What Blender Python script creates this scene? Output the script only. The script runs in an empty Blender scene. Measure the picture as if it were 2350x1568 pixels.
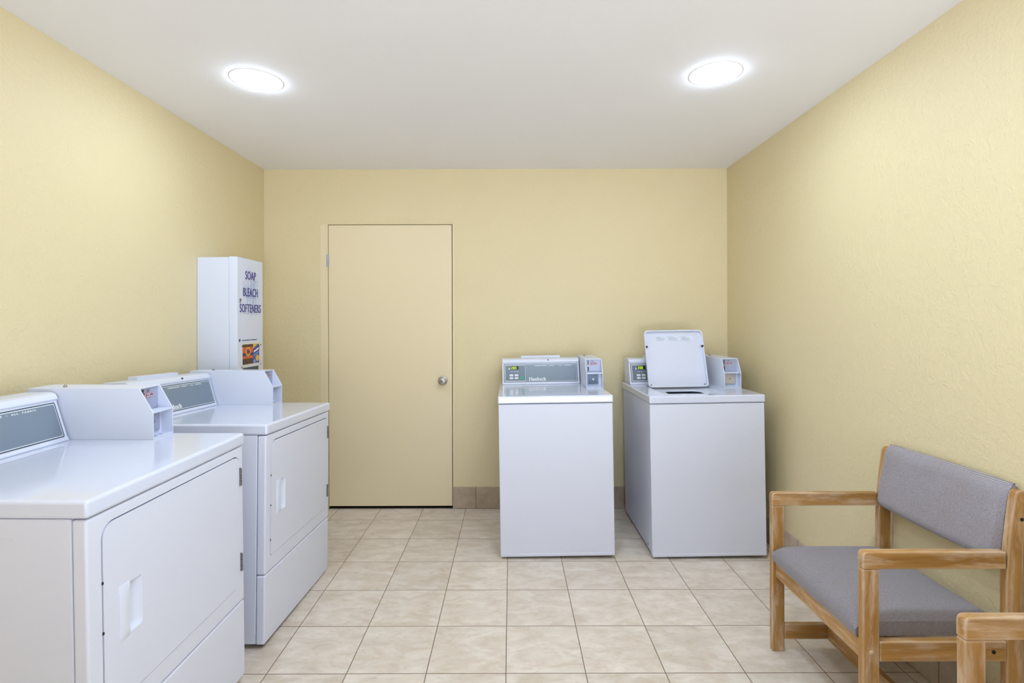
import bpy, bmesh, math, random
from mathutils import Matrix, Vector, Euler

# ------------------------------------------------------------------ camera, world, exposure
S = bpy.context.scene
COL = S.collection
PI = math.pi
cam_d = bpy.data.cameras.new('camera'); cam = bpy.data.objects.new('camera', cam_d); COL.objects.link(cam)
cam_d.sensor_width = 36.0; cam_d.lens = 18.0
cam_d.shift_x = 3.0/2350; cam_d.shift_y = -44.0/2350
cam_d.clip_start = 0.02
CAMZ = 1.342
cam.matrix_world = Matrix.Translation((0, 0, CAMZ)) @ Matrix.Rotation(PI/2, 4, 'X') @ Matrix.Rotation(math.radians(-0.15), 4, 'Z')
S.camera = cam
S.view_settings.view_transform = 'Standard'
S.view_settings.look = 'None'
S.view_settings.gamma = 1.0
S.view_settings.use_curve_mapping = False
S.view_settings.exposure = 0.04

world = bpy.data.worlds.new('world'); S.world = world; world.use_nodes = True
WB = world.node_tree.nodes['Background']
# unseen fill light: dim sky above, bright lower half added to light the ceiling
_tc = world.node_tree.nodes.new('ShaderNodeTexCoord'); _sp = world.node_tree.nodes.new('ShaderNodeSeparateXYZ')
_mr = world.node_tree.nodes.new('ShaderNodeMapRange'); _mx = world.node_tree.nodes.new('ShaderNodeMix'); _mx.data_type = 'RGBA'
_L = world.node_tree.links.new
_L(_tc.outputs['Generated'], _sp.inputs[0]); _L(_sp.outputs[2], _mr.inputs[0]); _mr.inputs[1].default_value = -0.12; _mr.inputs[2].default_value = 0.05
_L(_mr.outputs[0], _mx.inputs[0]); _mx.inputs[6].default_value = (2.4, 2.62, 3.05, 1); _mx.inputs[7].default_value = (0.35, 0.40, 0.5, 1)
_L(_mx.outputs[2], WB.inputs['Color']); WB.inputs['Strength'].default_value = 3.1
LAMP = 60.0                      # emission of the two ceiling diffusers
LAMP_COL = (0.675, 0.815, 1.0, 1)

# room (metres; camera stands at x=0, y=0, looking along +y)
XL, XR, YB, YF, ZC = -1.777, 1.562, 3.693, -1.55, 2.449

# ------------------------------------------------------------------ material helpers
class NT:
    def __init__(s, name):
        s.m = bpy.data.materials.new(name); s.m.use_nodes = True
        s.t = s.m.node_tree; s.b = s.t.nodes['Principled BSDF']
    def n(s, typ, **kw):
        nd = s.t.nodes.new(typ)
        for k, v in kw.items(): setattr(nd, k, v)
        return nd
    def l(s, a, b): s.t.links.new(a, b)
    def val(s, sock, v):
        if hasattr(v, 'is_linked') or hasattr(v, 'links'): s.l(v, sock)
        else: sock.default_value = v
    def math(s, op, a, b=0.0, c=0.0, clamp=False):
        nd = s.n('ShaderNodeMath', operation=op, use_clamp=clamp)
        for i, v in enumerate((a, b, c)): s.val(nd.inputs[i], v)
        return nd.outputs[0]
    def mix(s, f, a, b):
        nd = s.n('ShaderNodeMix', data_type='RGBA')
        s.val(nd.inputs[0], f); s.val(nd.inputs[6], a); s.val(nd.inputs[7], b)
        return nd.outputs[2]
    def noise(s, scale, detail=3, vec=None, rough=0.5, dist=0.0):
        nd = s.n('ShaderNodeTexNoise'); nd.inputs['Scale'].default_value = scale
        nd.inputs['Detail'].default_value = detail; nd.inputs['Roughness'].default_value = rough
        nd.inputs['Distortion'].default_value = dist
        if vec is not None: s.l(vec, nd.inputs['Vector'])
        return nd.outputs[0]
    def ramp(s, f, a, b, ca=0.0, cb=1.0):
        nd = s.n('ShaderNodeMapRange'); nd.clamp = True
        s.l(f, nd.inputs[0])
        for i, v in zip((1, 2, 3, 4), (a, b, ca, cb)): nd.inputs[i].default_value = v
        return nd.outputs[0]
    def obj(s): return s.n('ShaderNodeTexCoord').outputs['Object']
    def scale(s, vec, sc):
        nd = s.n('ShaderNodeMapping'); nd.inputs['Scale'].default_value = sc; s.l(vec, nd.inputs[0]); return nd.outputs[0]
    def bump(s, h, strength, dist):
        nd = s.n('ShaderNodeBump'); nd.inputs['Strength'].default_value = strength; nd.inputs['Distance'].default_value = dist
        s.l(h, nd.inputs['Height']); s.l(nd.outputs[0], s.b.inputs['Normal'])
    def set(s, **kw):
        for k, v in kw.items(): s.val(s.b.inputs[k.replace('_', ' ')], v)
        return s.m

def srgb(r, g, b):
    f = lambda c: (c/255/12.92) if c/255 <= 0.04045 else ((c/255+0.055)/1.055)**2.4
    return (f(r), f(g), f(b), 1)

def plain(name, col, rough=0.5, metal=0.0, coat=0.0, vary=0.04):
    t = NT(name)
    nz = t.noise(35, 2, t.obj())
    c2 = tuple(c*(1-vary) for c in col[:3]) + (1,)
    return t.set(Base_Color=t.mix(nz, col, c2), Roughness=rough, Metallic=metal, Coat_Weight=coat)

def wall_mat(name, col, bump=0.35, rough=0.55):
    t = NT(name); o = t.obj()
    big = t.noise(1.3, 2, o); fine = t.noise(75, 4, o, 0.6, 0.4); mid = t.noise(26, 3, o, 0.55, 0.8)
    c2 = tuple(c*0.965 for c in col[:3]) + (1,)
    h = t.math('ADD', t.math('MULTIPLY', t.ramp(fine, 0.42, 0.62), 0.6), t.math('MULTIPLY', t.ramp(mid, 0.48, 0.6), 0.7))
    t.bump(h, bump, 0.0022)
    return t.set(Base_Color=t.mix(big, col, c2), Roughness=rough)

M = {}
M['wall'] = wall_mat('wall_paint', srgb(229, 213, 170), 0.42)
M['ceiling'] = wall_mat('ceiling_paint', srgb(249, 248, 252), 0.06, 0.8)
M['door'] = wall_mat('door_paint', srgb(236, 219, 182), 0.04, 0.4)
M['enamel'] = plain('white_enamel', srgb(219, 222, 236), 0.42, 0, 0.0, 0.012)
M['enamel_top'] = plain('glossy_white_enamel', srgb(216, 221, 238), 0.16, 0, 0.6, 0.012)
M['seam_shade'] = plain('grey_door_seal', srgb(52, 54, 66), 0.8)  # dark colour standing in for shade in the dryer door gap
M['enamel_box'] = plain('white_powder_coat', srgb(220, 226, 242), 0.38, 0, 0.1, 0.012)
M['plastic'] = plain('white_plastic', srgb(220, 225, 240), 0.32, 0, 0.15, 0.012)
M['panel'] = plain('blue_grey_panel', srgb(124, 138, 152), 0.32, 0, 0.1, 0.03)
M['panel_dark'] = plain('dark_grey_line', srgb(72, 84, 98), 0.4)
M['module'] = plain('grey_module', srgb(108, 122, 136), 0.35)
M['print'] = plain('white_print', srgb(238, 240, 242), 0.5)
M['greyprint'] = plain('grey_print', srgb(178, 182, 190), 0.5)
M['dark'] = plain('black_rubber', srgb(28, 28, 32), 0.6)
M['gap'] = plain('door_gap_shade', srgb(52, 42, 32), 0.9)  # painted shade for the gap around the room door
M['steel'] = plain('brushed_steel', srgb(176, 172, 166), 0.38, 1.0)
M['hinge'] = plain('hinge_metal', srgb(120, 118, 120), 0.4, 0.8)
M['galv'] = plain('coin_face_metal', srgb(172, 178, 202), 0.42, 0.25)
M['drawer_dark'] = plain('dark_drawer_metal', srgb(86, 98, 116), 0.35, 0.7)
M['drawer_beige'] = plain('beige_drawer', srgb(200, 192, 178), 0.4, 0.1)
M['price_red'] = plain('price_red', srgb(196, 60, 66), 0.5)
M['price_ink'] = plain('price_ink', srgb(60, 40, 60), 0.5)
M['price_pale'] = plain('price_paper', srgb(214, 196, 208), 0.5)
M['purple'] = plain('purple_ink', srgb(64, 56, 132), 0.5)
M['button'] = plain('button_white', srgb(222, 224, 226), 0.4)
M['green'] = plain('button_green', srgb(20, 168, 120), 0.4)
M['lcd'] = plain('display_glass', srgb(30, 34, 14), 0.15)
t = NT('display_digits'); t.b.inputs['Emission Color'].default_value = (0.72, 1.0, 0.03, 1); t.b.inputs['Emission Strength'].default_value = 0.8
M['led'] = t.set(Base_Color=(0.3, 0.5, 0.02, 1))
t = NT('lamp_diffuser'); t.b.inputs['Emission Color'].default_value = LAMP_COL; t.b.inputs['Emission Strength'].default_value = LAMP
M['lamp'] = t.set(Base_Color=(0.9, 0.9, 0.9, 1))
t = NT('lamp_diffuser_fill'); t.b.inputs['Emission Color'].default_value = LAMP_COL; t.b.inputs['Emission Strength'].default_value = LAMP*2.1  # stronger emission for the fill lights added out of view
M['lamp_fill'] = t.set(Base_Color=(0.9, 0.9, 0.9, 1))
M['orange'] = plain('orange_carton', srgb(214, 96, 44), 0.4)
M['brown'] = plain('dark_brown_carton', srgb(74, 50, 42), 0.4)
M['yellow'] = plain('yellow_print', srgb(232, 184, 60), 0.4)
M['blue'] = plain('blue_carton', srgb(62, 96, 178), 0.4)
M['navy'] = plain('navy_print', srgb(44, 50, 110), 0.4)

def splash_mat():
    t = NT('splash_print'); o = t.obj()
    st = t.noise(1.0, 4, t.scale(o, (52, 1, 15)), 0.6, 1.2)
    sep = t.n('ShaderNodeSeparateXYZ'); t.l(o, sep.inputs[0])
    dy = t.math('DIVIDE', t.math('SUBTRACT', sep.outputs[0], 0.150), 0.118)
    dz = t.math('DIVIDE', t.math('SUBTRACT', sep.outputs[2], 0.555), 0.165)
    r = t.math('SQRT', t.math('ADD', t.math('POWER', t.math('ABSOLUTE', dy), 2.0), t.math('POWER', t.math('ABSOLUTE', dz), 2.0)))
    fall = t.ramp(r, 0.35, 1.0, 1.0, 0.0)
    f = t.math('MULTIPLY', t.ramp(st, 0.42, 0.68), fall)
    return t.set(Base_Color=t.mix(f, srgb(220, 226, 242), srgb(110, 146, 214)), Roughness=0.38, Coat_Weight=0.1)

def tile_mat(name, size, ox, oy, axes=(0, 1), dark=1.0, line=0.0016):
    t = NT(name); o = t.obj()
    sep = t.n('ShaderNodeSeparateXYZ'); t.l(o, sep.inputs[0])
    u = t.math('DIVIDE', t.math('SUBTRACT', sep.outputs[axes[0]], ox), size)
    v = t.math('DIVIDE', t.math('SUBTRACT', sep.outputs[axes[1]], oy), size)
    fu = t.math('FLOOR', u); fv = t.math('FLOOR', v)
    # uneven joints: a little wobble
    ru = t.math('ABSOLUTE', t.math('SUBTRACT', t.math('SUBTRACT', u, fu), 0.5))
    rv = t.math('ABSOLUTE', t.math('SUBTRACT', t.math('SUBTRACT', v, fv), 0.5))
    edge = t.math('MAXIMUM', ru, rv)
    w = line/size
    g = t.ramp(edge, 0.5-w*1.25, 0.5-w*0.75)
    cmb = t.n('ShaderNodeCombineXYZ'); t.l(fu, cmb.inputs[0]); t.l(fv, cmb.inputs[1])
    wn = t.n('ShaderNodeTexWhiteNoise', noise_dimensions='3D'); t.l(cmb.outputs[0], wn.inputs['Vector'])
    # each tile takes its own part of the mottle
    add = t.n('ShaderNodeVectorMath', operation='MULTIPLY_ADD')
    t.l(wn.outputs['Color'], add.inputs[0]); add.inputs[1].default_value = (7, 7, 7); t.l(o, add.inputs[2])
    sv = t.scale(add.outputs[0], (8, 15, 8))
    n1 = t.noise(1.0, 5, sv, 0.62, 0.6); n2 = t.noise(2.6, 4, sv, 0.6, 1.0); n3 = t.noise(12, 3, add.outputs[0], 0.6, 0.5)
    dk = dark if isinstance(dark, tuple) else (dark,)*3
    k = lambda r, g_, b: tuple(c*d for c, d in zip(srgb(r, g_, b)[:3], dk)) + (1,)
    base = t.mix(t.ramp(n1, 0.32, 0.68), k(206, 191, 171), k(230, 219, 206))
    base = t.mix(t.math('MULTIPLY', t.ramp(n2, 0.52, 0.72), 0.35), base, k(188, 166, 140))
    base = t.mix(t.math('MULTIPLY', t.ramp(n3, 0.5, 0.7), 0.12), base, k(222, 190, 166))
    tint = t.math('MULTIPLY_ADD', wn.outputs['Value'], 0.08, 0.95)
    hsv = t.n('ShaderNodeHueSaturation'); t.l(base, hsv.inputs['Color']); t.l(tint, hsv.inputs['Value'])
    col = t.mix(g, hsv.outputs[0], k(112, 88, 70))
    t.bump(t.math('SUBTRACT', t.math('MULTIPLY', n2, 0.08), g), 0.5, 0.0008)
    return t.set(Base_Color=col, Roughness=t.ramp(n1, 0.3, 0.7, 0.42, 0.55))
M['floor'] = tile_mat('floor_tile', 0.305, -0.0215, 1.9565)
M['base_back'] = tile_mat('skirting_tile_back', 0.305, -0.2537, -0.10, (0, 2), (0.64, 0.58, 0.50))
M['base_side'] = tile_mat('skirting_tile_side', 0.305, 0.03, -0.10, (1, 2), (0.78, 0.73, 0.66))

def wood_mat(name, axis):
    t = NT(name); o = t.obj()
    sc = [26, 26, 26]; sc[axis] = 1.6
    g1 = t.noise(1.0, 5, t.scale(o, sc), 0.6, 0.35)
    sc2 = [130, 130, 130]; sc2[axis] = 5
    g2 = t.noise(1.0, 3, t.scale(o, sc2), 0.6)
    base = t.mix(t.ramp(g1, 0.3, 0.72), srgb(150, 106, 46), srgb(192, 146, 84))
    base = t.mix(t.math('MULTIPLY', t.ramp(g2, 0.5, 0.75), 0.35), base, srgb(150, 98, 44))
    # varnish worn pale along the edges and in patches
    bv = t.n('ShaderNodeBevel', samples=6); bv.inputs['Radius'].default_value = 0.009
    geo = t.n('ShaderNodeNewGeometry')
    dp = t.n('ShaderNodeVectorMath', operation='DOT_PRODUCT'); t.l(bv.outputs[0], dp.inputs[0]); t.l(geo.outputs['Normal'], dp.inputs[1])
    e = t.ramp(dp.outputs['Value'], 0.995, 0.90)
    sc3 = [22, 22, 22]; sc3[axis] = 4.0
    pn = t.noise(1.0, 5, t.scale(o, sc3), 0.65, 0.25)
    wear = t.math('MAXIMUM', t.math('MULTIPLY', e, t.ramp(pn, 0.33, 0.46)), t.math('MULTIPLY', t.ramp(pn, 0.47, 0.64), 0.7))
    base = t.mix(t.math('MULTIPLY', wear, 0.8), base, srgb(226, 206, 182))
    t.bump(g2, 0.12, 0.001)
    return t.set(Base_Color=base, Roughness=0.42)
M['wood_x'] = wood_mat('worn_oak_x', 0); M['wood_y'] = wood_mat('worn_oak_y', 1); M['wood_z'] = wood_mat('worn_oak_z', 2)

def fabric_mat(name, ax, k=1.0):
    t = NT(name); o = t.obj()
    sep = t.n('ShaderNodeSeparateXYZ'); t.l(o, sep.inputs[0])
    wob = t.math('MULTIPLY', t.noise(30, 2, o), 0.0016)
    sx, sy = sep.outputs[ax[0]], sep.outputs[ax[1]]
    oth = sep.outputs[3-ax[0]-ax[1]]
    def wave(s, period):
        if ax[0] == 0: s = t.math('ADD', s, oth)
        elif s is sy: s = t.math('SUBTRACT', s, oth)
        a = t.math('MULTIPLY', t.math('ADD', s, wob), 2*PI/period)
        return t.math('MULTIPLY_ADD', t.math('SINE', a), 0.5, 0.5)
    w1 = wave(sx, 0.0038); w2 = wave(sy, 0.0042)
    fl = t.noise(420, 2, o, 0.7); big = t.noise(9, 3, o)
    thread = t.math('ADD', t.math('MULTIPLY', w1, 0.34), t.math('MULTIPLY', t.math('MULTIPLY', w1, w2), 0.6))
    f = t.math('ADD', t.math('MULTIPLY', thread, 0.75), t.math('MULTIPLY', t.ramp(fl, 0.35, 0.7), 0.35))
    col = t.mix(f, srgb(92*k, 84*k, 86*k), srgb(202*k, 198*k, 206*k))
    col = t.mix(t.math('MULTIPLY', t.ramp(big, 0.4, 0.7), 0.25), col, srgb(140, 126, 116))
    t.bump(f, 0.5, 0.0012)
    t.b.inputs['Sheen Weight'].default_value = 0.15
    return t.set(Base_Color=col, Roughness=0.95)
M['fabric_seat'] = fabric_mat('grey_weave_seat', (0, 1), 0.93); M['fabric_back'] = fabric_mat('grey_weave_back', (2, 1), 1.05)
M['splash'] = splash_mat()

# ------------------------------------------------------------------ mesh helpers
def add(bm, other):
    me = bpy.data.meshes.new('t'); other.to_mesh(me); bm.from_mesh(me); bpy.data.meshes.remove(me); other.free()

def bx(bm, x0, x1, y0, y1, z0, z1, bev=0.0, seg=3):
    t = bmesh.new(); bmesh.ops.create_cube(t, size=1)
    for v in t.verts: v.co = Vector(((x0+x1)/2+v.co.x*(x1-x0), (y0+y1)/2+v.co.y*(y1-y0), (z0+z1)/2+v.co.z*(z1-z0)))
    if bev: bmesh.ops.bevel(t, geom=t.edges[:], offset=bev, segments=seg, affect='EDGES', profile=0.5)
    add(bm, t)

def prism(bm, pts, axis, a0, a1, bev=0.0, seg=3):
    """extrude a 2-D outline along an axis; outline axes are the remaining two in order"""
    t = bmesh.new()
    def co(p, a):
        c = list(p); c.insert(axis, a); return Vector(c)
    v0 = [t.verts.new(co(p, a0)) for p in pts]; v1 = [t.verts.new(co(p, a1)) for p in pts]
    n = len(pts)
    t.faces.new(v0); t.faces.new(v1[::-1])
    for i in range(n): t.faces.new((v0[i], v1[i], v1[(i+1) % n], v0[(i+1) % n]))
    bmesh.ops.recalc_face_normals(t, faces=t.faces[:])
    if bev: 
        es = [e for e in t.edges if len(e.link_faces) == 2 and e.calc_face_angle(0) > 0.5]
        bmesh.ops.bevel(t, geom=es, offset=bev, segments=seg, affect='EDGES', profile=0.5)
    add(bm, t)

def rrect(u0, u1, v0, v1, r, n=8):
    """r: one radius or (bottom-left, bottom-right, top-right, top-left)"""
    if not isinstance(r, tuple): r = (r,)*4
    out = []
    for (cu, cv, a, rr) in ((u0, v0, PI, r[0]), (u1, v0, 1.5*PI, r[1]), (u1, v1, 0, r[2]), (u0, v1, 0.5*PI, r[3])):
        su = 1 if cu == u0 else -1; sv = 1 if cv == v0 else -1
        for i in range(n+1):
            an = a + i/n*PI/2
            out.append((cu+su*rr+rr*math.cos(an), cv+sv*rr+rr*math.sin(an)))
    return out

def cyl(bm, p, axis, r, h, seg=24, bev=0.0, r2=None):
    t = bmesh.new()
    bmesh.ops.create_cone(t, cap_ends=True, segments=seg, radius1=r, radius2=r if r2 is None else r2, depth=h)
    if bev:
        es = [e for e in t.edges if len(e.link_faces) == 2 and e.calc_face_angle(0) > 1.0]
        bmesh.ops.bevel(t, geom=es, offset=bev, segments=2, affect='EDGES')
    R = {0: Matrix.Rotation(PI/2, 4, 'Y'), 1: Matrix.Rotation(-PI/2, 4, 'X'), 2: Matrix.Identity(4)}[axis]
    t.transform(Matrix.Translation(p) @ R); add(bm, t)

def lathe(bm, prof, c, seg=48):
    rings = []
    for (r, z) in prof:
        if r < 1e-6: rings.append([bm.verts.new((c[0], c[1], c[2]+z))])
        else: rings.append([bm.verts.new((c[0]+r*math.cos(2*PI*i/seg), c[1]+r*math.sin(2*PI*i/seg), c[2]+z)) for i in range(seg)])
    for a, b in zip(rings, rings[1:]):
        for i in range(seg):
            j = (i+1) % seg
            f = [a[i % len(a)], a[j % len(a)], b[j % len(b)], b[i % len(b)]]
            u = []
            [u.append(v) for v in f if v not in u]
            if len(u) > 2: bm.faces.new(u)

def obj(name, bm, mat, parent=None, smooth=True, **props):
    me = bpy.data.meshes.new(name)
    if isinstance(bm, bpy.types.Mesh): me = bm
    else: bm.to_mesh(me); bm.free()
    o = bpy.data.objects.new(name, me); COL.objects.link(o)
    if mat is not None:
        me.materials.clear(); me.materials.append(mat)
    if smooth:
        me.shade_smooth(); me.set_sharp_from_angle(angle=math.radians(38))
    if parent: o.parent = parent
    for k, v in props.items(): o[k] = v
    return o

def B(*a, **k):
    bm = bmesh.new(); bx(bm, *a, **k); return bm
def P(*a, **k):
    bm = bmesh.new(); prism(bm, *a, **k); return bm

def cut(o, cutter_bm):
    c = obj('cutter', cutter_bm, None, o.parent, smooth=False)
    m = o.modifiers.new('b', 'BOOLEAN'); m.operation = 'DIFFERENCE'; m.object = c; m.solver = 'EXACT'
    bpy.context.view_layer.update()
    dg = bpy.context.evaluated_depsgraph_get()
    me = bpy.data.meshes.new_from_object(o.evaluated_get(dg))
    o.modifiers.clear(); old = o.data; mats = list(old.materials); o.data = me
    me.name = old.name; bpy.data.meshes.remove(old)
    me.materials.clear()
    for mm in mats: me.materials.append(mm)
    cm = c.data; bpy.data.objects.remove(c); bpy.data.meshes.remove(cm)
    me.shade_smooth(); me.set_sharp_from_angle(angle=math.radians(38))

def text(name, s, width, height, M4, mat, parent, bold=0.0, spacing=1.0, ext=0.0003, heavy=0.0, **props):
    """lettering fitted to width x height, centred; M4 maps (right, up, out) to the parent's frame"""
    c = bpy.data.curves.new('txt', 'FONT'); c.body = s; c.size = 1; c.offset = bold; c.space_character = spacing
    c.extrude = 0.01; c.resolution_u = 3
    o = bpy.data.objects.new('txt', c); COL.objects.link(o); bpy.context.view_layer.update()
    dg = bpy.context.evaluated_depsgraph_get()
    me = bpy.data.meshes.new_from_object(o.evaluated_get(dg))
    bpy.data.objects.remove(o)
    if heavy:                                   # heavier strokes: the outline repeated a little to each side
        bb = bmesh.new()
        for k in (-1, -0.33, 0.33, 1):
            m2 = me.copy(); m2.transform(Matrix.Translation((heavy*k, 0, 0.006*(k+1)))); bb.from_mesh(m2); bpy.data.meshes.remove(m2)
        bb.to_mesh(me); bb.free()
    xs = [v.co.x for v in me.vertices]; ys = [v.co.y for v in me.vertices]
    w, h = max(xs)-min(xs), max(ys)-min(ys)
    cx, cy = (max(xs)+min(xs))/2, (max(ys)+min(ys))/2
    sx = width/w; sy = (height/h) if height else sx
    for v in me.vertices: v.co = Vector(((v.co.x-cx)*sx, (v.co.y-cy)*sy, v.co.z/0.01*ext))
    me.transform(M4)
    return obj(name, me, mat, parent, smooth=False, **props)

def frame(origin, right, up):
    r = Vector(right).normalized(); u = Vector(up).normalized(); n = r.cross(u)
    m = Matrix((r, u, n)).transposed().to_4x4(); m.translation = Vector(origin); return m

def thing(name, label, cat, loc=(0, 0, 0), rot=(0, 0, 0), group=None):
    o = bpy.data.objects.new(name, None); COL.objects.link(o); o.location = loc; o.rotation_euler = rot
    o.empty_display_size = 0.1; o['label'] = label; o['category'] = cat
    if group: o['group'] = group
    return o
def struct(name, bm, mat, **k): return obj(name, bm, mat, kind='structure', **k)

# ------------------------------------------------------------------ room shell
T = 0.12
struct('floor', B(XL-T, XR+T, YF-T, YB+T, -0.1, 0), M['floor'])
struct('ceiling', B(XL-T, XR+T, YF-T, YB+T, ZC, ZC+0.1), M['ceiling'])
struct('wall_left', B(XL-T, XL, YF-T, YB+T, 0, ZC), M['wall'])
struct('wall_right', B(XR, XR+T, YF-T, YB+T, 0, ZC), M['wall'])
DX0, DX1, DZ1 = -1.312, -0.424, 2.046
wb = struct('wall_back', B(XL, XR, YB, YB+T, 0, ZC), M['wall'])
cut(wb, B(DX0-0.004, DX1+0.005, YB-0.05, YB+0.07, -0.05, DZ1+0.005))
wf = struct('wall_front', B(XL, XR, YF-T, YF, 0, ZC), M['wall'])       # behind the camera; wide opening added to let the fill light in
cut(wf, B(-0.25, 1.45, YF-T-0.1, YF+0.1, -0.05, 2.2))
struct('baseboard_back', B(DX1+0.004, XR, YB-0.010, YB, 0.004, 0.155, bev=0.0015), M['base_back'])
struct('baseboard_right', B(XR-0.010, XR, YF, YB-0.010, 0.004, 0.155, bev=0.0015), M['base_side'])
struct('baseboard_left', B(XL, XL+0.010, YF, YB, 0.004, 0.155, bev=0.0015), M['base_side'])
tb = bmesh.new(); bx(tb, DX0-0.058, DX0-0.005, YB-0.002, YB, 0.0, DZ1+0.004, bev=0.001); bx(tb, DX1+0.006, DX1+0.018, YB-0.002, YB, 0.156, DZ1+0.004, bev=0.001)
struct('trim_1', tb, M['door'])
struct('gap_shade_back', B(DX0-0.003, DX1+0.004, YB+0.042, YB+0.066, 0.0005, DZ1+0.004), M['gap'])  # dark sheet behind the door, painted shade for its gap
struct('gap_shade_floor', B(DX0-0.003, DX1+0.004, YB+0.001, YB+0.041, 0.0003, 0.004), M['gap'])  # dark strip under the door, shade put into the colour
dr = struct('door_1', B(DX0, DX1, YB-0.002, YB+0.04, 0.020, DZ1, bev=0.0015), M['door'])
hb = bmesh.new()
for z in (1.79,):
    cyl(hb, (DX0-0.003, YB-0.008, z), 2, 0.007, 0.088, 12)
    for k in range(4): cyl(hb, (DX0-0.003, YB-0.008, z-0.033+k*0.022), 2, 0.0078, 0.018, 12, bev=0.001)
    bx(hb, DX0-0.014, DX0+0.004, YB-0.005, YB-0.0025, z-0.044, z+0.044)
obj('hinge', hb, M['greyprint'], dr)
kb = bmesh.new(); t = bmesh.new()
lathe(t, [(0, 0), (0.033, 0), (0.033, 0.004), (0.029, 0.008), (0.014, 0.010), (0.012, 0.024), (0.020, 0.032), (0.027, 0.042), (0.028, 0.052), (0.024, 0.060), (0.012, 0.064), (0.0, 0.063)], (0, 0, 0), 40)
t.transform(Matrix.Translation((-0.490, YB-0.002, 0.924)) @ Matrix.Rotation(PI/2, 4, 'X')); add(kb, t)
kn = obj('door_handle', kb, M['steel'], dr)
kk = bmesh.new(); cyl(kk, (-0.490, YB-0.0665, 0.924), 1, 0.008, 0.003, 20); obj('keyhole', kk, M['hinge'], kn)

# ------------------------------------------------------------------ ceiling lights (two real lamps, then two fill lights added out of view)
def ceiling_light(x, y, label, mat='lamp'):
    t = thing('ceiling_light', label, 'ceiling light', (x, y, ZC), group='round recessed ceiling lights')
    b = bmesh.new(); lathe(b, [(0.104, 0.0), (0.1045, -0.0025), (0.108, -0.003), (0.113, -0.0015), (0.115, 0.0)], (0, 0, 0), 64)
    obj('trim_ring', b, M['ceiling'], t)
    b = bmesh.new(); lathe(b, [(0, -0.020), (0.04, -0.0188), (0.076, -0.0145), (0.095, -0.0095), (0.103, -0.004), (0.104, 0.0)], (0, 0, 0), 64)
    bmesh.ops.recalc_face_normals(b, faces=b.faces[:])
    obj('diffuser', b, M[mat], t)
ceiling_light(-1.155, 2.335, 'round white recessed ceiling light above the dryers and soap dispenser, left of two')
ceiling_light(0.916, 2.285, 'round white recessed ceiling light above the washers, right of two')
ceiling_light(-0.20, 1.30, 'added fill light, round and white, on the ceiling over the near dryer, outside the picture', 'lamp_fill')  # this and the next: unseen lights added to brighten the room
ceiling_light(0.42, 1.30, 'added fill light, round and white, on the ceiling over the chairs, outside the picture', 'lamp_fill')

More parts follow.
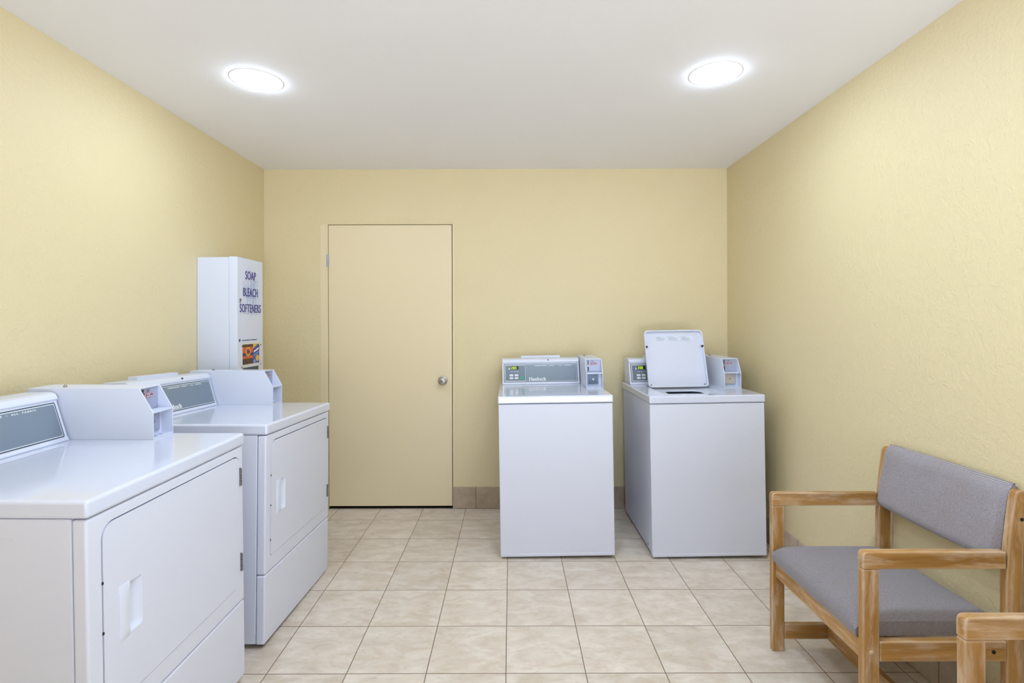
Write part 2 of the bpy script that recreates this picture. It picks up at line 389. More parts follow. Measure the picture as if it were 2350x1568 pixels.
# ------------------------------------------------------------------ washers and dryers
# local frame: x along the front (left to right), y into the depth, z up
def console(parent, w0, w1, yb, zt, digits, tm, bm_):
    H = 0.163; run = 0.048
    def sl(u, v, out=0.0):        # point on the sloping face: u along, v up the slope (0..1)
        n = Vector((0, -H, run)).normalized()
        return Vector((u, yb+run*v, zt+H*v)) + n*out
    prof = [(yb-0.004, zt), (yb-0.004, zt+0.006)]
    prof += [(yb+run*v-0.002, zt+H*v) for v in (0.1, 0.86)]
    prof += [(yb+run*0.90-0.010, zt+H*0.90), (yb+run-0.012, zt+H*0.95), (yb+run-0.006, zt+H+0.002), (yb+run+0.006, zt+H+0.007), (yb+run+0.02, zt+H+0.008), (0.705, zt+H+0.006), (0.705, zt)]
    b = P(prof, 0, w0, w1, bev=0.003, seg=3)
    bx(b, w0+0.13, w0+0.40, 0.655, 0.70, zt+H, zt+H+0.022, bev=0.002)
    con = obj('console', b, M['plastic'], parent)
    up = Vector((0, run, H)).normalized(); L = math.hypot(run, H)
    def quad(name, u0, u1, v0, v1, th, out, mat, r=0.004, par=con, **k):
        bb = bmesh.new(); t = bmesh.new(); prism(t, rrect(u0, u1, v0*L, v1*L, r, 4), 2, 0, th)
        t.transform(frame(sl(0, 0, out), (1, 0, 0), up)); add(bb, t)
        return obj(name, bb, mat, par, **k)
    p0, p1 = w0+0.010, w1-0.012
    quad('panel_border', p0, p1, 0.09, 0.83, 0.0012, 0.0015, M['panel_dark'], 0.005)
    quad('panel_pinstripe', p0+0.004, p1-0.004, 0.115, 0.805, 0.0012, 0.0019, M['print'], 0.004)
    quad('control_panel', p0+0.0062, p1-0.0062, 0.13, 0.79, 0.0012, 0.0023, M['panel'], 0.004)
    O = 0.0037
    tw = 0.248; te = p1-tm
    text('lettering', 'PERMANENT  PRESS  \u2022  ALL  FABRIC', tw, 0.0062, frame(sl(te-tw/2, 0.745, O), (1, 0, 0), up), M['print'], con, 0.02, 1.35)
    bs = p0+bm_
    text('brand_lettering', 'Huebsch', 0.112, 0.0235, frame(sl(bs+0.056, 0.215, O), (1, 0, 0), up), M['print'], con, 0.0, 1.12, heavy=0.045)
    # control module
    quad('control_module', p0+0.010, p0+0.145, 0.135, 0.78, 0.0006, 0.0037, M['print'], 0.003)
    mo = quad('module_face', p0+0.0115, p0+0.1435, 0.148, 0.767, 0.0006, 0.0039, M['module'], 0.003)
    o2 = 0.0047
    quad('display', p0+0.048, p0+0.100, 0.60, 0.735, 0.0006, 0.0043, M['lcd'], 0.001)
    d = bmesh.new()
    seg = {'2': 'abged', '0': 'abcdef'}
    for i, ch in enumerate(digits):
        ux = p0+0.051+i*0.0125; w = 0.0085; h = 0.0165; v0 = 0.617*L; q = 0.0024
        rects = {'a': (0, w, h-q, h), 'g': (0, w, h/2-q/2, h/2+q/2), 'd': (0, w, 0, q), 'f': (0, q, h/2, h), 'b': (w-q, w, h/2, h), 'e': (0, q, 0, h/2), 'c': (w-q, w, 0, h/2)}
        for s in seg[ch]:
            a = rects[s]; t = bmesh.new(); bx(t, ux+a[0], ux+a[1], v0+a[2], v0+a[3], 0, 0.0004)
            t.transform(frame(sl(0, 0, 0.0049), (1, 0, 0), up)); add(d, t)
    obj('digits', d, M['led'], con)
    for i in range(3): quad('indicator', p0+0.048+i*0.020, p0+0.059+i*0.020, 0.505, 0.52, 0.0004, 0.0045, M['print'], 0.0005)
    for i in range(2):
        for j in range(2):
            quad('button', p0+0.038+i*0.034, p0+0.064+i*0.034, 0.215+j*0.115, 0.295+j*0.115, 0.0012, 0.0043, M['button'], 0.0045)
    quad('start_button', p0+0.108, p0+0.134, 0.215, 0.305, 0.0012, 0.0043, M['green'], 0.0045)
    quad('arrow_mark', p0+0.033, p0+0.040, 0.60, 0.665, 0.0004, 0.0045, M['print'], 0.0008)
    s = bmesh.new(); cyl(s, (w0+(w1-w0)*0.60, yb+run-0.009, zt+H-0.003), 1, 0.0042, 0.008, 16)
    obj('screw', s, M['dark'], con)
    return con

def coin_box(parent, x0, x1, yf, zt, price, drawer):
    H = 0.181; t_ = 0.004; k = 0.096; sl = 0.048
    side = [(yf, zt), (yf, zt+k), (yf+sl, zt+H), (0.705, zt+H), (0.705, zt)]
    b = bmesh.new()
    prism(b, side, 0, x0, x0+t_, bev=0.0012, seg=2); prism(b, side, 0, x1-t_, x1, bev=0.0012, seg=2)
    bx(b, x0+0.001, x1-0.001, yf+sl+0.001, 0.704, zt+H-t_, zt+H-0.0002)          # top sheet
    bx(b, x0+t_, x1-t_, yf+0.001, 0.70, zt+0.0005, zt+0.006)                       # floor sheet
    bx(b, x0+t_, x1-t_, yf+0.0008, yf+0.05, zt+k-0.004, zt+k+0.001)               # middle shelf
    bx(b, x0+t_, x1-t_, yf+0.042, yf+0.046, zt+0.005, zt+k)                        # lower recessed face
    box = obj('coin_box', b, M['enamel_box'], parent)
    f = B(x0+t_, x1-t_, yf+0.054, yf+0.058, zt+k, zt+H-t_); obj('coin_slide_face', f, M['galv'], box)
    cx = (x0+x1)/2; y = yf+0.0535
    s = bmesh.new(); bx(s, x0+0.019, x0+0.0235, y-0.001, y+0.001, zt+0.145, zt+0.172); bx(s, x0+0.019, x0+0.0245, y-0.001, y+0.001, zt+0.104, zt+0.130)
    obj('coin_slot', s, M['dark'], box)
    s = bmesh.new(); cyl(s, (x0+0.018, y-0.004, zt+0.138), 1, 0.0055, 0.008, 16, bev=0.001); bx(s, x0+0.026, x0+0.0275, y-0.003, y, zt+0.102, zt+0.174)
    obj('coin_knob', s, M['steel'], box)
    # price sticker: red outline, pale ground, dark figures
    sx0, sx1, sz0, sz1 = x0+0.032, x0+0.078, zt+0.142, zt+0.158
    obj('price_sticker', P(rrect(sx0, sx1, sz0, sz1, 0.004, 4), 1, y-0.0006, y+0.0001), M['price_red'], box)
    obj('price_ground', P(rrect(sx0+0.0013, sx1-0.0013, sz0+0.0013, sz1-0.0013, 0.003, 4), 1, y-0.0009, y-0.0004), M['price_pale'], box)
    text('price', price, 0.037, 0.0095, frame(((sx0+sx1)/2, y-0.001, (sz0+sz1)/2), (1, 0, 0), (0, 0, 1)), M['price_ink'], box, 0.03)
    b = bmesh.new()
    for rr, m_ in ((1.0, 'price_ink'),):
        n = 32
        o_ = [(sx0+0.016+0.0115*math.cos(2*PI*i/n), zt+0.166+0.0058*math.sin(2*PI*i/n)) for i in range(n)]
        i_ = [(sx0+0.016+0.0108*math.cos(2*PI*i/n), zt+0.166+0.0051*math.sin(2*PI*i/n)) for i in range(n)]
        vo = [b.verts.new((p[0], y-0.0006, p[1])) for p in o_]; vi = [b.verts.new((p[0], y-0.0006, p[1])) for p in i_]
        for i in range(n): b.faces.new((vo[i], vo[(i+1) % n], vi[(i+1) % n], vi[i]))
    obj('coin_mark_ring', b, M['price_ink'], box)
    text('coin_mark', '25', 0.010, 0.0055, frame((sx0+0.016, y-0.001, zt+0.166), (1, 0, 0), (0, 0, 1)), M['price_ink'], box)
    # coin drawer in the lower recess
    dy = yf+0.042
    b = P(rrect(x0+0.012, x1-0.020, zt+0.016, zt+0.090, 0.007, 5), 1, dy-0.005, dy)
    fr = obj('drawer_frame', b, M['galv'], box)
    obj('coin_drawer', P(rrect(x0+0.018, x1-0.026, zt+0.024, zt+0.083, 0.004, 4), 1, dy-0.008, dy-0.004, bev=0.001, seg=2), M[drawer], box)
    s = bmesh.new(); cyl(s, (cx-0.004, dy-0.0095, zt+0.054), 1, 0.0065, 0.004, 20, bev=0.001); obj('drawer_lock', s, M['steel'], box)
    s = bmesh.new()
    for q in (0.032, 0.062): cyl(s, (x0+q, yf+0.018, zt+0.0062), 2, 0.006, 0.001, 16)
    obj('screw_hole', s, M['galv'], box)
    s = bmesh.new(); cyl(s, (x0+0.035, 0.60, zt+H+0.003), 2, 0.006, 0.007, 18, bev=0.001); cyl(s, (x0+0.035, 0.60, zt+H+0.008), 2, 0.003, 0.003, 12)
    obj('top_lock', s, M['steel'], box)
    return box

def washer(loc, rot, lid_open, drawer, label, ldx=0.0):
    W, D, H = 0.648, 0.71, 0.922
    t = thing('washing_machine', label, 'washing machine', loc, rot, 'top-loading coin washers against the back wall')
    b = bmesh.new(); bx(b, 0.004, W-0.004, 0.016, D-0.01, 0.022, H-0.044, bev=0.004)
    obj('cabinet', b, M['enamel'], t)
    b = bmesh.new(); bx(b, 0, W, 0, 0.030, 0.016, H-0.046, bev=0.006, seg=4)
    bx(b, 0.002, W-0.002, -0.0012, 0.028, 0.012, 0.032, bev=0.004)
    obj('front_panel', b, M['enamel'], t)
    # top with a recessed, open well under the lid
    o = obj('top_panel', B(-0.003, W+0.003, -0.006, D, H-0.043, H, bev=0.008, seg=4), M['enamel_top'], t)
    lx0, lx1, ly0, ly1 = 0.108+ldx, 0.493+ldx, 0.075, 0.455
    cut(o, P(rrect(lx0-0.003, lx1+0.003, ly0-0.003, ly1+0.030, 0.031), 2, H-0.012, H+0.05))
    cut(o, P(rrect(lx0+0.012, lx1-0.012, ly0+0.012, ly1-0.012, 0.05), 2, H-0.10, H+0.05))
    # funnel from the rounded square rim to the round tub mouth
    f = bmesh.new(); n = 36; rr = rrect(lx0+0.011, lx1-0.011, ly0+0.011, ly1-0.011, 0.05, 8)
    cx, cy = (lx0+lx1)/2, (ly0+ly1)/2
    top = [Vector((p[0], p[1], H-0.013)) for p in rr]
    def circ(r, z): return [Vector((cx+r*math.cos(math.atan2(p[1]-cy, p[0]-cx)), cy+r*math.sin(math.atan2(p[1]-cy, p[0]-cx)), z)) for p in rr]
    rings = [top, [(a*0.35+c*0.65) for a, c in zip(top, circ(0.150, H-0.019))], circ(0.142, H-0.022), circ(0.139, H-0.029)]
    rv = [[f.verts.new(c) for c in r] for r in rings]
    for a, c in zip(rv, rv[1:]):
        for i in range(len(a)):
            j = (i+1) % len(a); f.faces.new((a[i], c[i], c[j], a[j]))
    bmesh.ops.remove_doubles(f, verts=f.verts[:], dist=0.0002)
    obj('tub_funnel', f, M['plastic'], t)
    f = bmesh.new(); lathe(f, [(0.1385, H-0.0292), (0.205, H-0.075), (0.215, H-0.30), (0.20, H-0.45), (0, H-0.46)], (cx, cy, 0)); obj('wash_tub', f, M['drawer_dark'], t)
    # lid, modelled shut with its hinge line at y = ly1
    b = bmesh.new()
    prism(b, rrect(lx0, lx1, ly0, ly1, (0.028, 0.028, 0.020, 0.020)), 2, 0.010, 0.014)
    n_ = 8
    ro = rrect(lx0, lx1, ly0, ly1, (0.028, 0.028, 0.020, 0.020), n_); ri = rrect(lx0+0.008, lx1-0.008, ly0+0.008, ly1-0.008, (0.022, 0.022, 0.014, 0.014), n_)
    vs = [[b.verts.new((p[0], p[1], z)) for p in r] for r, z in ((ro, 0.0125), (ro, -0.008), (ri, -0.008), (ri, 0.0105))]
    for a, c in zip(vs, vs[1:]):
        for i in range(len(a)):
            j = (i+1) % len(a); b.faces.new((a[i], a[j], c[j], c[i]))
    bmesh.ops.recalc_face_normals(b, faces=b.faces[:])
    lid = obj('lid', b, M['enamel_top'], t)
    lm = Matrix.Translation((0, 0, H-0.0125))
    if lid_open:
        piv = Vector((0, 0.402, H-0.004))
        lm = Matrix.Translation(piv) @ Matrix.Rotation(math.radians(-107), 4, 'X') @ Matrix.Translation((0, -ly1, 0))
        lab = bmesh.new(); M1 = None
        for i in range(3):
            u0 = lx0+0.078+i*0.084
            f_ = frame((u0+0.038, ly0+0.055, 0.0092), (1, 0, 0), (0, -1, 0))
            pl = bmesh.new(); prism(pl, rrect(u0, u0+0.078, ly0+0.038, ly0+0.072, 0.002, 3), 2, 0.0094, 0.010)
            obj('instruction_label', pl, M['enamel_box'], lid)
            ln = bmesh.new()
            for r in range(7):
                ww = 0.066 if r else 0.030
                if r == 0: bx(ln, u0+0.004, u0+0.004+ww, ly0+0.042, ly0+0.0455, 0.0089, 0.0095)
                else: bx(ln, u0+0.004, u0+0.004+ww*(0.7+0.3*((r*37+i*13) % 10)/10), ly0+0.0455+r*0.0034, ly0+0.0468+r*0.0034, 0.0089, 0.0095)
            obj('label_print', ln, M['greyprint'], lid)
        for u in (lx0+0.010, lx1-0.010):
            s = bmesh.new(); cyl(s, (u, ly0+0.112, -0.006), 2, 0.0070, 0.012, 20, bev=0.0015); obj('bumper', s, M['dark'], lid)
        for u in (lx0+0.02, lx1-0.02):
            s = bmesh.new(); cyl(s, (u, ly1-0.018, 0.0085), 2, 0.004, 0.004, 16); obj('hinge_screw', s, M['hinge'], lid)
    lid.matrix_local = lm
    console(t, 0.016, 0.536, 0.540, H, '200', 0.040, 0.170)
    coin_box(t, 0.541, 0.646, 0.282, H, '$2.00', drawer)
    for x in (0.05, W-0.05):
        for y in (0.06, D-0.07):
            s = bmesh.new(); cyl(s, (x, y, 0.012), 2, 0.020, 0.024, 20, bev=0.003); obj('foot', s, M['dark'], t)
    for y in (0.10, 0.40):
        s = bmesh.new(); cyl(s, (0.003, y, 0.045), 0, 0.004, 0.004, 10); obj('side_screw', s, M['hinge'], t)
    return t

def dryer(loc, rot, label):
    W, D, H = 0.69, 0.71, 0.922
    t = thing('clothes_dryer', label, 'clothes dryer', loc, rot, 'coin clothes dryers along the left wall')
    b = bmesh.new(); bx(b, 0.001, W-0.001, 0.0375, D-0.01, 0.022, H-0.0455, bev=0.003)
    cab = obj('cabinet', b, M['enamel'], t)
    cut(cab, P(rrect(0.030, 0.047, 0.02, 0.05, 0.006, 4), 0, -0.01, 0.004))
    e = bmesh.new()                                                     # embossed knock-out line on the side panel
    prism(e, [(0.178, 0.824), (0.187, 0.830), (0.50, 0.830), (0.50, 0.8275), (0.188, 0.8275), (0.180, 0.822)], 0, 0.0, 0.0016)
    obj('knockout_line', e, M['enamel'], t)
    fp = obj('front_panel', B(0, W, 0, 0.036, 0.303, H-0.0475, bev=0.007, seg=4), M['enamel'], t)
    dx0, dx1, dz0, dz1 = 0.046, 0.662, 0.366, 0.842; R = (0.010, 0.040, 0.030, 0.036)
    cut(fp, P(rrect(dx0-0.0036, dx1+0.0022, dz0-0.0018, dz1+0.0040, tuple(r+0.0025 for r in R)), 1, -0.02, 0.020))
    obj('lower_panel', B(0, W, 0, 0.036, 0.020, 0.300, bev=0.007, seg=4), M['enamel'], t)
    lp = B(0.02, W-0.02, 0.012, 0.05, 0.008, 0.022); obj('kick_strip', lp, M['hinge'], t)
    dd = obj('door', P(rrect(dx0, dx1, dz0, dz1, R), 1, -0.0015, 0.0060, bev=0.0007, seg=2), M['enamel'], t)
    obj('door_seal', P(rrect(dx0-0.0034, dx1+0.002, dz0-0.0016, dz1+0.0038, tuple(r+0.0025 for r in R)), 1, 0.0062, 0.0195), M['seam_shade'], t)  # dark backing added so the door gap reads as shaded
    # recessed pull
    hx0, hx1, hz0, hz1 = 0.092, 0.176, 0.522, 0.664
    cut(dd, P(rrect(hx0+0.002, hx1-0.002, hz0+0.004, hz1-0.004, 0.008, 4), 1, -0.02, 0.03))
    cut([c for c in t.children if c.name.startswith('door_seal')][0], P(rrect(hx0-0.002, hx1+0.002, hz0-0.002, hz1+0.002, 0.008, 4), 1, -0.02, 0.03))
    h = bmesh.new()
    # left flank: a convex grip; right: scooped pocket
    sec = [(0.0, -0.0015), (0.001, -0.004), (0.008, -0.0062), (0.020, -0.0075), (0.032, -0.006), (0.036, 0.0), (0.040, 0.009), (0.050, 0.0135), (0.066, 0.013), (0.078, 0.006), (0.0825, -0.0025), (0.084, -0.0015)]
    nz = 16; rows = []
    for i in range(nz+1):
        v = i/nz; z = hz0+(hz1-hz0)*v; e_ = 4*v*(1-v); bow = min(1.0, (e_*3.2))
        row = []
        for (u, y) in sec:
            yy = y if y < 0 else y*bow
            cu = u
            if 0.03 < u < 0.05: cu = u-0.010*(math.sin(PI*v))+0.004
            row.append(h.verts.new((hx0+cu, yy if bow > 0.99 else yy*(0.4+0.6*bow)-0.0006*(1-bow), z)))
        rows.append(row)
    for a, c in zip(rows, rows[1:]):
        for i in range(len(sec)-1): h.faces.new((a[i], a[i+1], c[i+1], c[i]))
    # end caps back to the door face
    for r_, s_ in ((rows[0], -1), (rows[-1], 1)):
        low = [h.verts.new((v.co.x, 0.004, v.co.z)) for v in r_]
        for i in range(len(r_)-1): h.faces.new((r_[i], r_[i+1], low[i+1], low[i]))
    low = [h.verts.new((r[0].co.x, 0.004, r[0].co.z)) for r in rows]
    for i in range(nz): h.faces.new((rows[i][0], rows[i+1][0], low[i+1], low[i]))
    bmesh.ops.recalc_face_normals(h, faces=h.faces[:])
    obj('handle', h, M['plastic'], dd)
    for z in (0.765, 0.450):
        hg = bmesh.new(); x = dx1+0.0035
        bx(hg, x-0.004, x+0.004, -0.004, 0.002, z-0.033, z+0.033, bev=0.0008)
        for k in range(3): cyl(hg, (x, -0.0045, z-0.022+k*0.022), 2, 0.0042, 0.019, 10)
        obj('hinge', hg, M['hinge'], dd)
    for z in (0.70, 0.575, 0.43): obj('door_stud', B(dx0-0.0042, dx0+0.0005, -0.002, 0.004, z-0.003, z+0.003), M['dark'], dd)
    obj('top_panel', B(-0.004, W+0.004, -0.006, D, H-0.045, H, bev=0.010, seg=5), M['enamel_top'], t)
    console(t, 0.016, 0.576, 0.554, H, '200', 0.073, 0.165)
    coin_box(t, 0.583, 0.688, 0.258, H, '$1.50', 'galv')
    for x in (0.06, W-0.06):
        for y in (0.06, D-0.07):
            s = bmesh.new(); cyl(s, (x, y, 0.012), 2, 0.020, 0.024, 20, bev=0.003); obj('foot', s, M['dark'], t)
    return t

R = math.radians
washer((-0.060, 2.898, 0.0), (0, R(-0.75), 0), False, 'drawer_dark', 'white top-loading coin washer with its lid shut, left of the pair, nearer the door', 0.038)
washer((0.797, 2.890, 0.0), (0, R(-0.85), R(0.0)), True, 'drawer_beige', 'white top-loading coin washer with its lid raised, in the right corner', -0.004)
dryer((-1.008, 1.229, 0.0), (R(0), R(-1.0), R(90-0.9)), 'large white front-loading coin dryer nearest the viewer on the left')
dryer((-1.014, 2.098, 0.0), (R(0), R(1.4), R(90-1.2)), 'white front-loading coin dryer farther back, under the soap dispenser')

# ------------------------------------------------------------------ soap dispenser on the left wall
# local frame: x along the wall (left to right when facing it), y negative towards the room, z up
def dispenser():
    rnd = random.Random(4)
    t = thing('soap_dispenser', 'tall white wall-mounted dispenser lettered SOAP BLEACH SOFTENERS', 'soap dispenser', (XL+0.001, 2.900, 0.97), (0, 0, R(90)))
    W, D, H = 0.293, 0.229, 0.748
    obj('body', B(0, W, -D+0.048, 0, 0, H-0.002, bev=0.002), M['enamel_box'], t)
    d = obj('door', B(-0.002, W+0.002, -D, -D+0.047, 0.0, H+0.002, bev=0.003), M['enamel_box'], t)
    y = -D
    def card(name, pts, o_, mat): return obj(name, P(pts, 1, y-o_, y+0.0008), mat, d)
    def rc(u0, u1, z0, z1): return [(u0, z0), (u1, z0), (u1, z1), (u0, z1)]
    def disc(cu, cz, ru, rz, n=32): return [(cu+ru*math.cos(2*PI*i/n), cz+rz*math.sin(2*PI*i/n)) for i in range(n)]
    card('splash_picture', rrect(0.028, 0.270, 0.385, 0.715, 0.01, 4), 0.0004, M['splash'])
    for s_, w_, z_, x_ in (('SOAP', 0.122, 0.652, 0.146), ('BLEACH', 0.170, 0.553, 0.145), ('SOFTENERS', 0.244, 0.458, 0.1445)):
        text('lettering', s_, w_, 0.050, frame((x_, y-0.0008, z_), (1, 0, 0), (0, 0, 1)), M['purple'], d, 0.0, 1.08, heavy=0.03)
        b = bmesh.new(); u = x_-w_/2+0.012                                   # ragged drips under each word
        while u < x_+w_/2-0.01:
            q = rnd.uniform(0.004, 0.014); bx(b, u, u+q, y-0.0009, y-0.0003, z_-0.0325, z_-0.0325+rnd.uniform(0.0006, 0.0022)); u += q+rnd.uniform(0.003, 0.008)
        obj('drip_marks', b, M['navy'], d)
    k = bmesh.new(); cyl(k, (0.027, y-0.002, 0.504), 1, 0.009, 0.006, 24, bev=0.0015); obj('lock', k, M['steel'], d)
    k = bmesh.new(); bx(k, 0.0253, 0.0287, y-0.0056, y-0.004, 0.4975, 0.5105); bx(k, 0.019, 0.035, y-0.0006, y+0.001, 0.488, 0.492); obj('lock_slot', k, M['dark'], d)
    b = bmesh.new(); u = 0.048                                               # one line of tiny print
    while u < 0.218:
        q = rnd.uniform(0.006, 0.016); bx(b, u, min(u+q, 0.218), y-0.0006, y+0.0005, 0.268, 0.2745); u += q+rnd.uniform(0.003, 0.006)
    obj('small_print', b, M['navy'], d)
    card('small_mark', rrect(0.014, 0.029, 0.264, 0.281, 0.004, 3), 0.0006, M['navy'])
    # lower window: a bare plate with the product picture
    card('window_plate', rrect(0.036, 0.272, 0.012, 0.258, 0.006, 4), 0.0014, M['ivory'])
    e = 0.0020
    x0, xm, x1, z0, z1 = 0.051, 0.170, 0.245, 0.130, 0.247
    card('picture_band', rc(x0, xm, z0, z0+0.033), e, M['brown']); card('picture_band', rc(x0, xm, z1-0.016, z1), e, M['brown'])
    card('picture_ground', rc(x0, xm, z0+0.033, z1-0.016), e, M['orange'])
    card('picture_stripe', rc(x0, xm, z0+0.050, z0+0.066), e+0.0003, M['navy'])
    card('picture_ring', disc(0.112, z0+0.074, 0.029, 0.026), e+0.0006, M['yellow'])
    card('picture_disc', disc(0.112, z0+0.074, 0.022, 0.0195), e+0.0009, M['orange'])
    text('picture_lettering', 'Tide', 0.036, 0.020, frame((0.112, y-e-0.0012, z0+0.075), (1, 0, 0), (0.0, 0, 1)), M['navy'], d, 0.05)
    card('picture_panel', rc(xm, x1, z0, z1), e, M['blue'])
    card('picture_corner', [(xm, z1), (xm, z1-0.028), (xm+0.052, z1-0.004), (x1, z1-0.004), (x1, z1)], e+0.0003, M['yellow'])
    card('picture_banner', [(xm, z1-0.060), (x1, z1-0.038), (x1, z1-0.008), (xm, z1-0.040)], e+0.0005, M['navy'])
    card('picture_streak', [(xm+0.008, z1-0.053), (x1-0.008, z1-0.034), (x1-0.008, z1-0.022), (xm+0.008, z1-0.042)], e+0.0008, M['print'])
    card('picture_streak', [(xm+0.010, z1-0.072), (x1-0.006, z1-0.052), (x1-0.006, z1-0.047), (xm+0.010, z1-0.067)], e+0.0005, M['paleblue'])
    card('picture_disc', disc(xm+0.052, z0+0.030, 0.021, 0.019), e+0.0003, M['yellow'])
    card('picture_dot', disc(xm+0.016, z0+0.011, 0.014, 0.011), e+0.0003, M['paleblue'])
    b = bmesh.new()
    for u, z in ((0.042, 0.238), (0.262, 0.238), (0.262, 0.118), (0.042, 0.118)): cyl(b, (u, y-0.003, z), 1, 0.0035, 0.003, 12)
    obj('plate_screw', b, M['hinge'], d)
    obj('vend_slot', B(0.052, 0.232, y-0.0030, y+0.01, 0.088, 0.112), M['drawer_dark'], d)
M['ivory'] = plain('ivory_plate', srgb(226, 224, 222), 0.4)
M['paleblue'] = plain('pale_blue_print', srgb(134, 164, 224), 0.4)
dispenser()

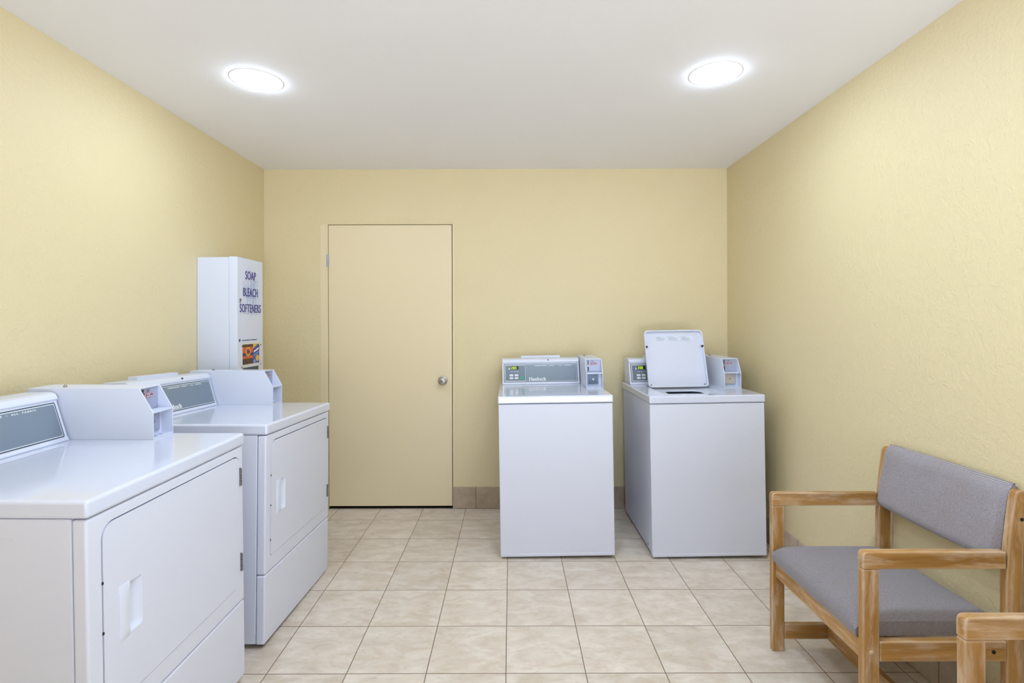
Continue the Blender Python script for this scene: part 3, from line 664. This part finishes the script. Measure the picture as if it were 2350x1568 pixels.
# ------------------------------------------------------------------ waiting chairs along the right wall
# local frame: x from the front legs back to the wall, y across the seat, z up
def chair(loc, label):
    t = thing('waiting_chair', label, 'chair', loc, (0, 0, 0), 'oak-framed grey waiting chairs along the right wall')
    Wd, TH, F = 0.562, 0.025, 0.050
    AT, AB = 0.645, 0.592
    for y0 in (0.0, Wd-TH):
        y1 = y0+TH; near = y0 == 0.0
        l = obj('leg', B(0.0, F, y0, y1, 0.0, AB, bev=0.004), M['wood_z'], t)
        if near:
            b = bmesh.new(); t_ = bmesh.new(); bmesh.ops.create_uvsphere(t_, u_segments=20, v_segments=10, radius=0.0075)
            t_.transform(Matrix.Translation((0.025, y0, 0.341)) @ Matrix.Diagonal((1, 0.6, 1, 1))); add(b, t_)
            obj('dowel_cap', b, M['wood_z'], l)
        # armrest with the rounded front corner
        pts = [(0.0, AB+0.0005), (0.0, AT-0.014)] + [(0.014-0.014*math.cos(a), AT-0.014+0.014*math.sin(a)) for a in (0.4, 0.8, 1.2, PI/2)] + [(0.432, AT-0.001), (0.432, AB+0.0005)]
        obj('armrest', P(pts, 1, y0-0.0008, y1+0.0008, bev=0.0035), M['wood_x'], t)
        # rear post, leaning and tapering above the arm
        fr = [(0.4345, 0.0), (0.4345, 0.55)]; bk = [(0.4835, 0.0), (0.4835, 0.55)]
        for i in range(1, 9):
            v = i/8; z = 0.55+v*0.258
            fr.append((0.4345+0.026*v**1.5, z)); bk.append((0.4835+0.0125*v**1.4, z))
        tip = [(0.465, 0.822), (0.474, 0.829), (0.485, 0.829), (0.493, 0.822)]
        pts = fr + tip + bk[::-1]
        post = obj('leg', P(pts, 1, y0, y1, bev=0.0035), M['wood_z'], t)
        # side rail under the seat and low side stretcher
        r_ = obj('side_rail', B(F+0.0005, 0.434, y0, y1, 0.313, 0.373, bev=0.003), M['wood_x'], t)
        obj('stretcher', B(F+0.0005, 0.434, y0+0.001, y1-0.001, 0.048, 0.108, bev=0.003), M['wood_x'], t)
        if near:
            b = bmesh.new(); cyl(b, (0.394, y0-0.0002, 0.342), 1, 0.0062, 0.0012, 20); obj('bolt_hole', b, M['dark'], r_)
            b = bmesh.new(); cyl(b, (0.480, y0-0.0002, 0.742), 1, 0.0058, 0.0012, 20); obj('bolt_hole', b, M['dark'], post)
    obj('front_rail', B(0.012, 0.036, TH+0.0005, Wd-TH-0.0005, 0.305, 0.362, bev=0.003), M['wood_y'], t)
    obj('rear_rail', B(0.405, 0.43, TH+0.0005, Wd-TH-0.0005, 0.313, 0.365, bev=0.003), M['wood_y'], t)
    obj('cross_stretcher', B(0.225, 0.250, TH+0.0005, Wd-TH-0.0005, 0.045, 0.108, bev=0.003), M['wood_y'], t)
    # seat cushion: crowned block with waterfall front
    def cushion(nx, ny, fn):
        b = bmesh.new(); g = {}
        for k in (0, 1):
            for i in range(nx+1):
                for j in range(ny+1): g[i, j, k] = b.verts.new(fn(i/nx, j/ny, k))
        for i in range(nx):
            for j in range(ny):
                b.faces.new((g[i, j, 1], g[i+1, j, 1], g[i+1, j+1, 1], g[i, j+1, 1]))
                b.faces.new((g[i, j, 0], g[i, j+1, 0], g[i+1, j+1, 0], g[i+1, j, 0]))
        for i in range(nx):
            b.faces.new((g[i, 0, 0], g[i+1, 0, 0], g[i+1, 0, 1], g[i, 0, 1])); b.faces.new((g[i, ny, 0], g[i, ny, 1], g[i+1, ny, 1], g[i+1, ny, 0]))
        for j in range(ny):
            b.faces.new((g[0, j, 0], g[0, j, 1], g[0, j+1, 1], g[0, j+1, 0])); b.faces.new((g[nx, j, 0], g[nx, j+1, 0], g[nx, j+1, 1], g[nx, j, 1]))
        bmesh.ops.recalc_face_normals(b, faces=b.faces[:])
        return b
    SX0, SX1, SY0, SY1 = -0.006, 0.428, 0.027, Wd-0.027
    def seat(u, v, k):
        x = SX0+(SX1-SX0)*u; y = SY0+(SY1-SY0)*v
        if not k: return Vector((x+0.004*(1-2*u), y+0.003*(1-2*v), 0.3735))
        def edge(d, r): 
            d = min(1.0, d/r); return math.sqrt(max(0, 1-(1-d)**2))
        e = min(edge(u*(SX1-SX0), 0.075), 1)*0.55+0.45
        e *= 0.72+0.28*edge((1-u)*(SX1-SX0), 0.04)
        s_ = min(v, 1-v)*(SY1-SY0)
        e *= 0.72+0.28*edge(s_, 0.05)
        crown = 0.012*math.sin(PI*v)*math.sin(PI*min(1, u*1.1))
        return Vector((x, y, 0.3735+0.066*e+crown))
    obj('seat', cushion(44, 44, seat), M['fabric_seat'], t)
    BZ0, BZ1 = 0.590, 0.842
    def back(u, v, k):                 # u up, v across
        z = BZ0+(BZ1-BZ0)*u; y = 0.0265+(Wd-0.053)*v
        rear = 0.462+0.032*u
        if u > 0.97: z -= 0.0
        def edge(d, r):
            d = min(1.0, max(0, d)/r); return math.sqrt(max(0, 1-(1-d)**2))
        th = 0.052-0.012*u
        e = 0.25+0.75*edge(min(u, 1-u)*(BZ1-BZ0), 0.042)
        e *= 0.62+0.38*edge(min(v, 1-v)*(Wd-0.053), 0.022)
        if k: return Vector((rear-th*e, y, z+0.004*math.sin(PI*v)*(1 if u > 0.5 else -1)))
        re = edge(min(u, 1-u)*(BZ1-BZ0), 0.02)
        return Vector((rear-0.010*(1-re), y, z+0.004*math.sin(PI*v)*(1 if u > 0.5 else -1)))
    obj('backrest', cushion(30, 44, back), M['fabric_back'], t)
chair((1.062, 1.546, 0.0), 'light oak armchair with grey woven seat and back against the right wall')
chair((1.064, 0.664, 0.0), 'light oak armchair nearest the viewer, only its armrest corner in the frame')

# flat faces keep flat shading beside their rounded edges
for o in S.objects:
    if o.type == 'MESH' and o.name.split('.')[0] not in ('seat', 'backrest', 'tub_funnel', 'wash_tub', 'diffuser'):
        if any(p.use_smooth for p in o.data.polygons):
            w = o.modifiers.new('weighted_normal', 'WEIGHTED_NORMAL'); w.keep_sharp = True; w.weight = 90
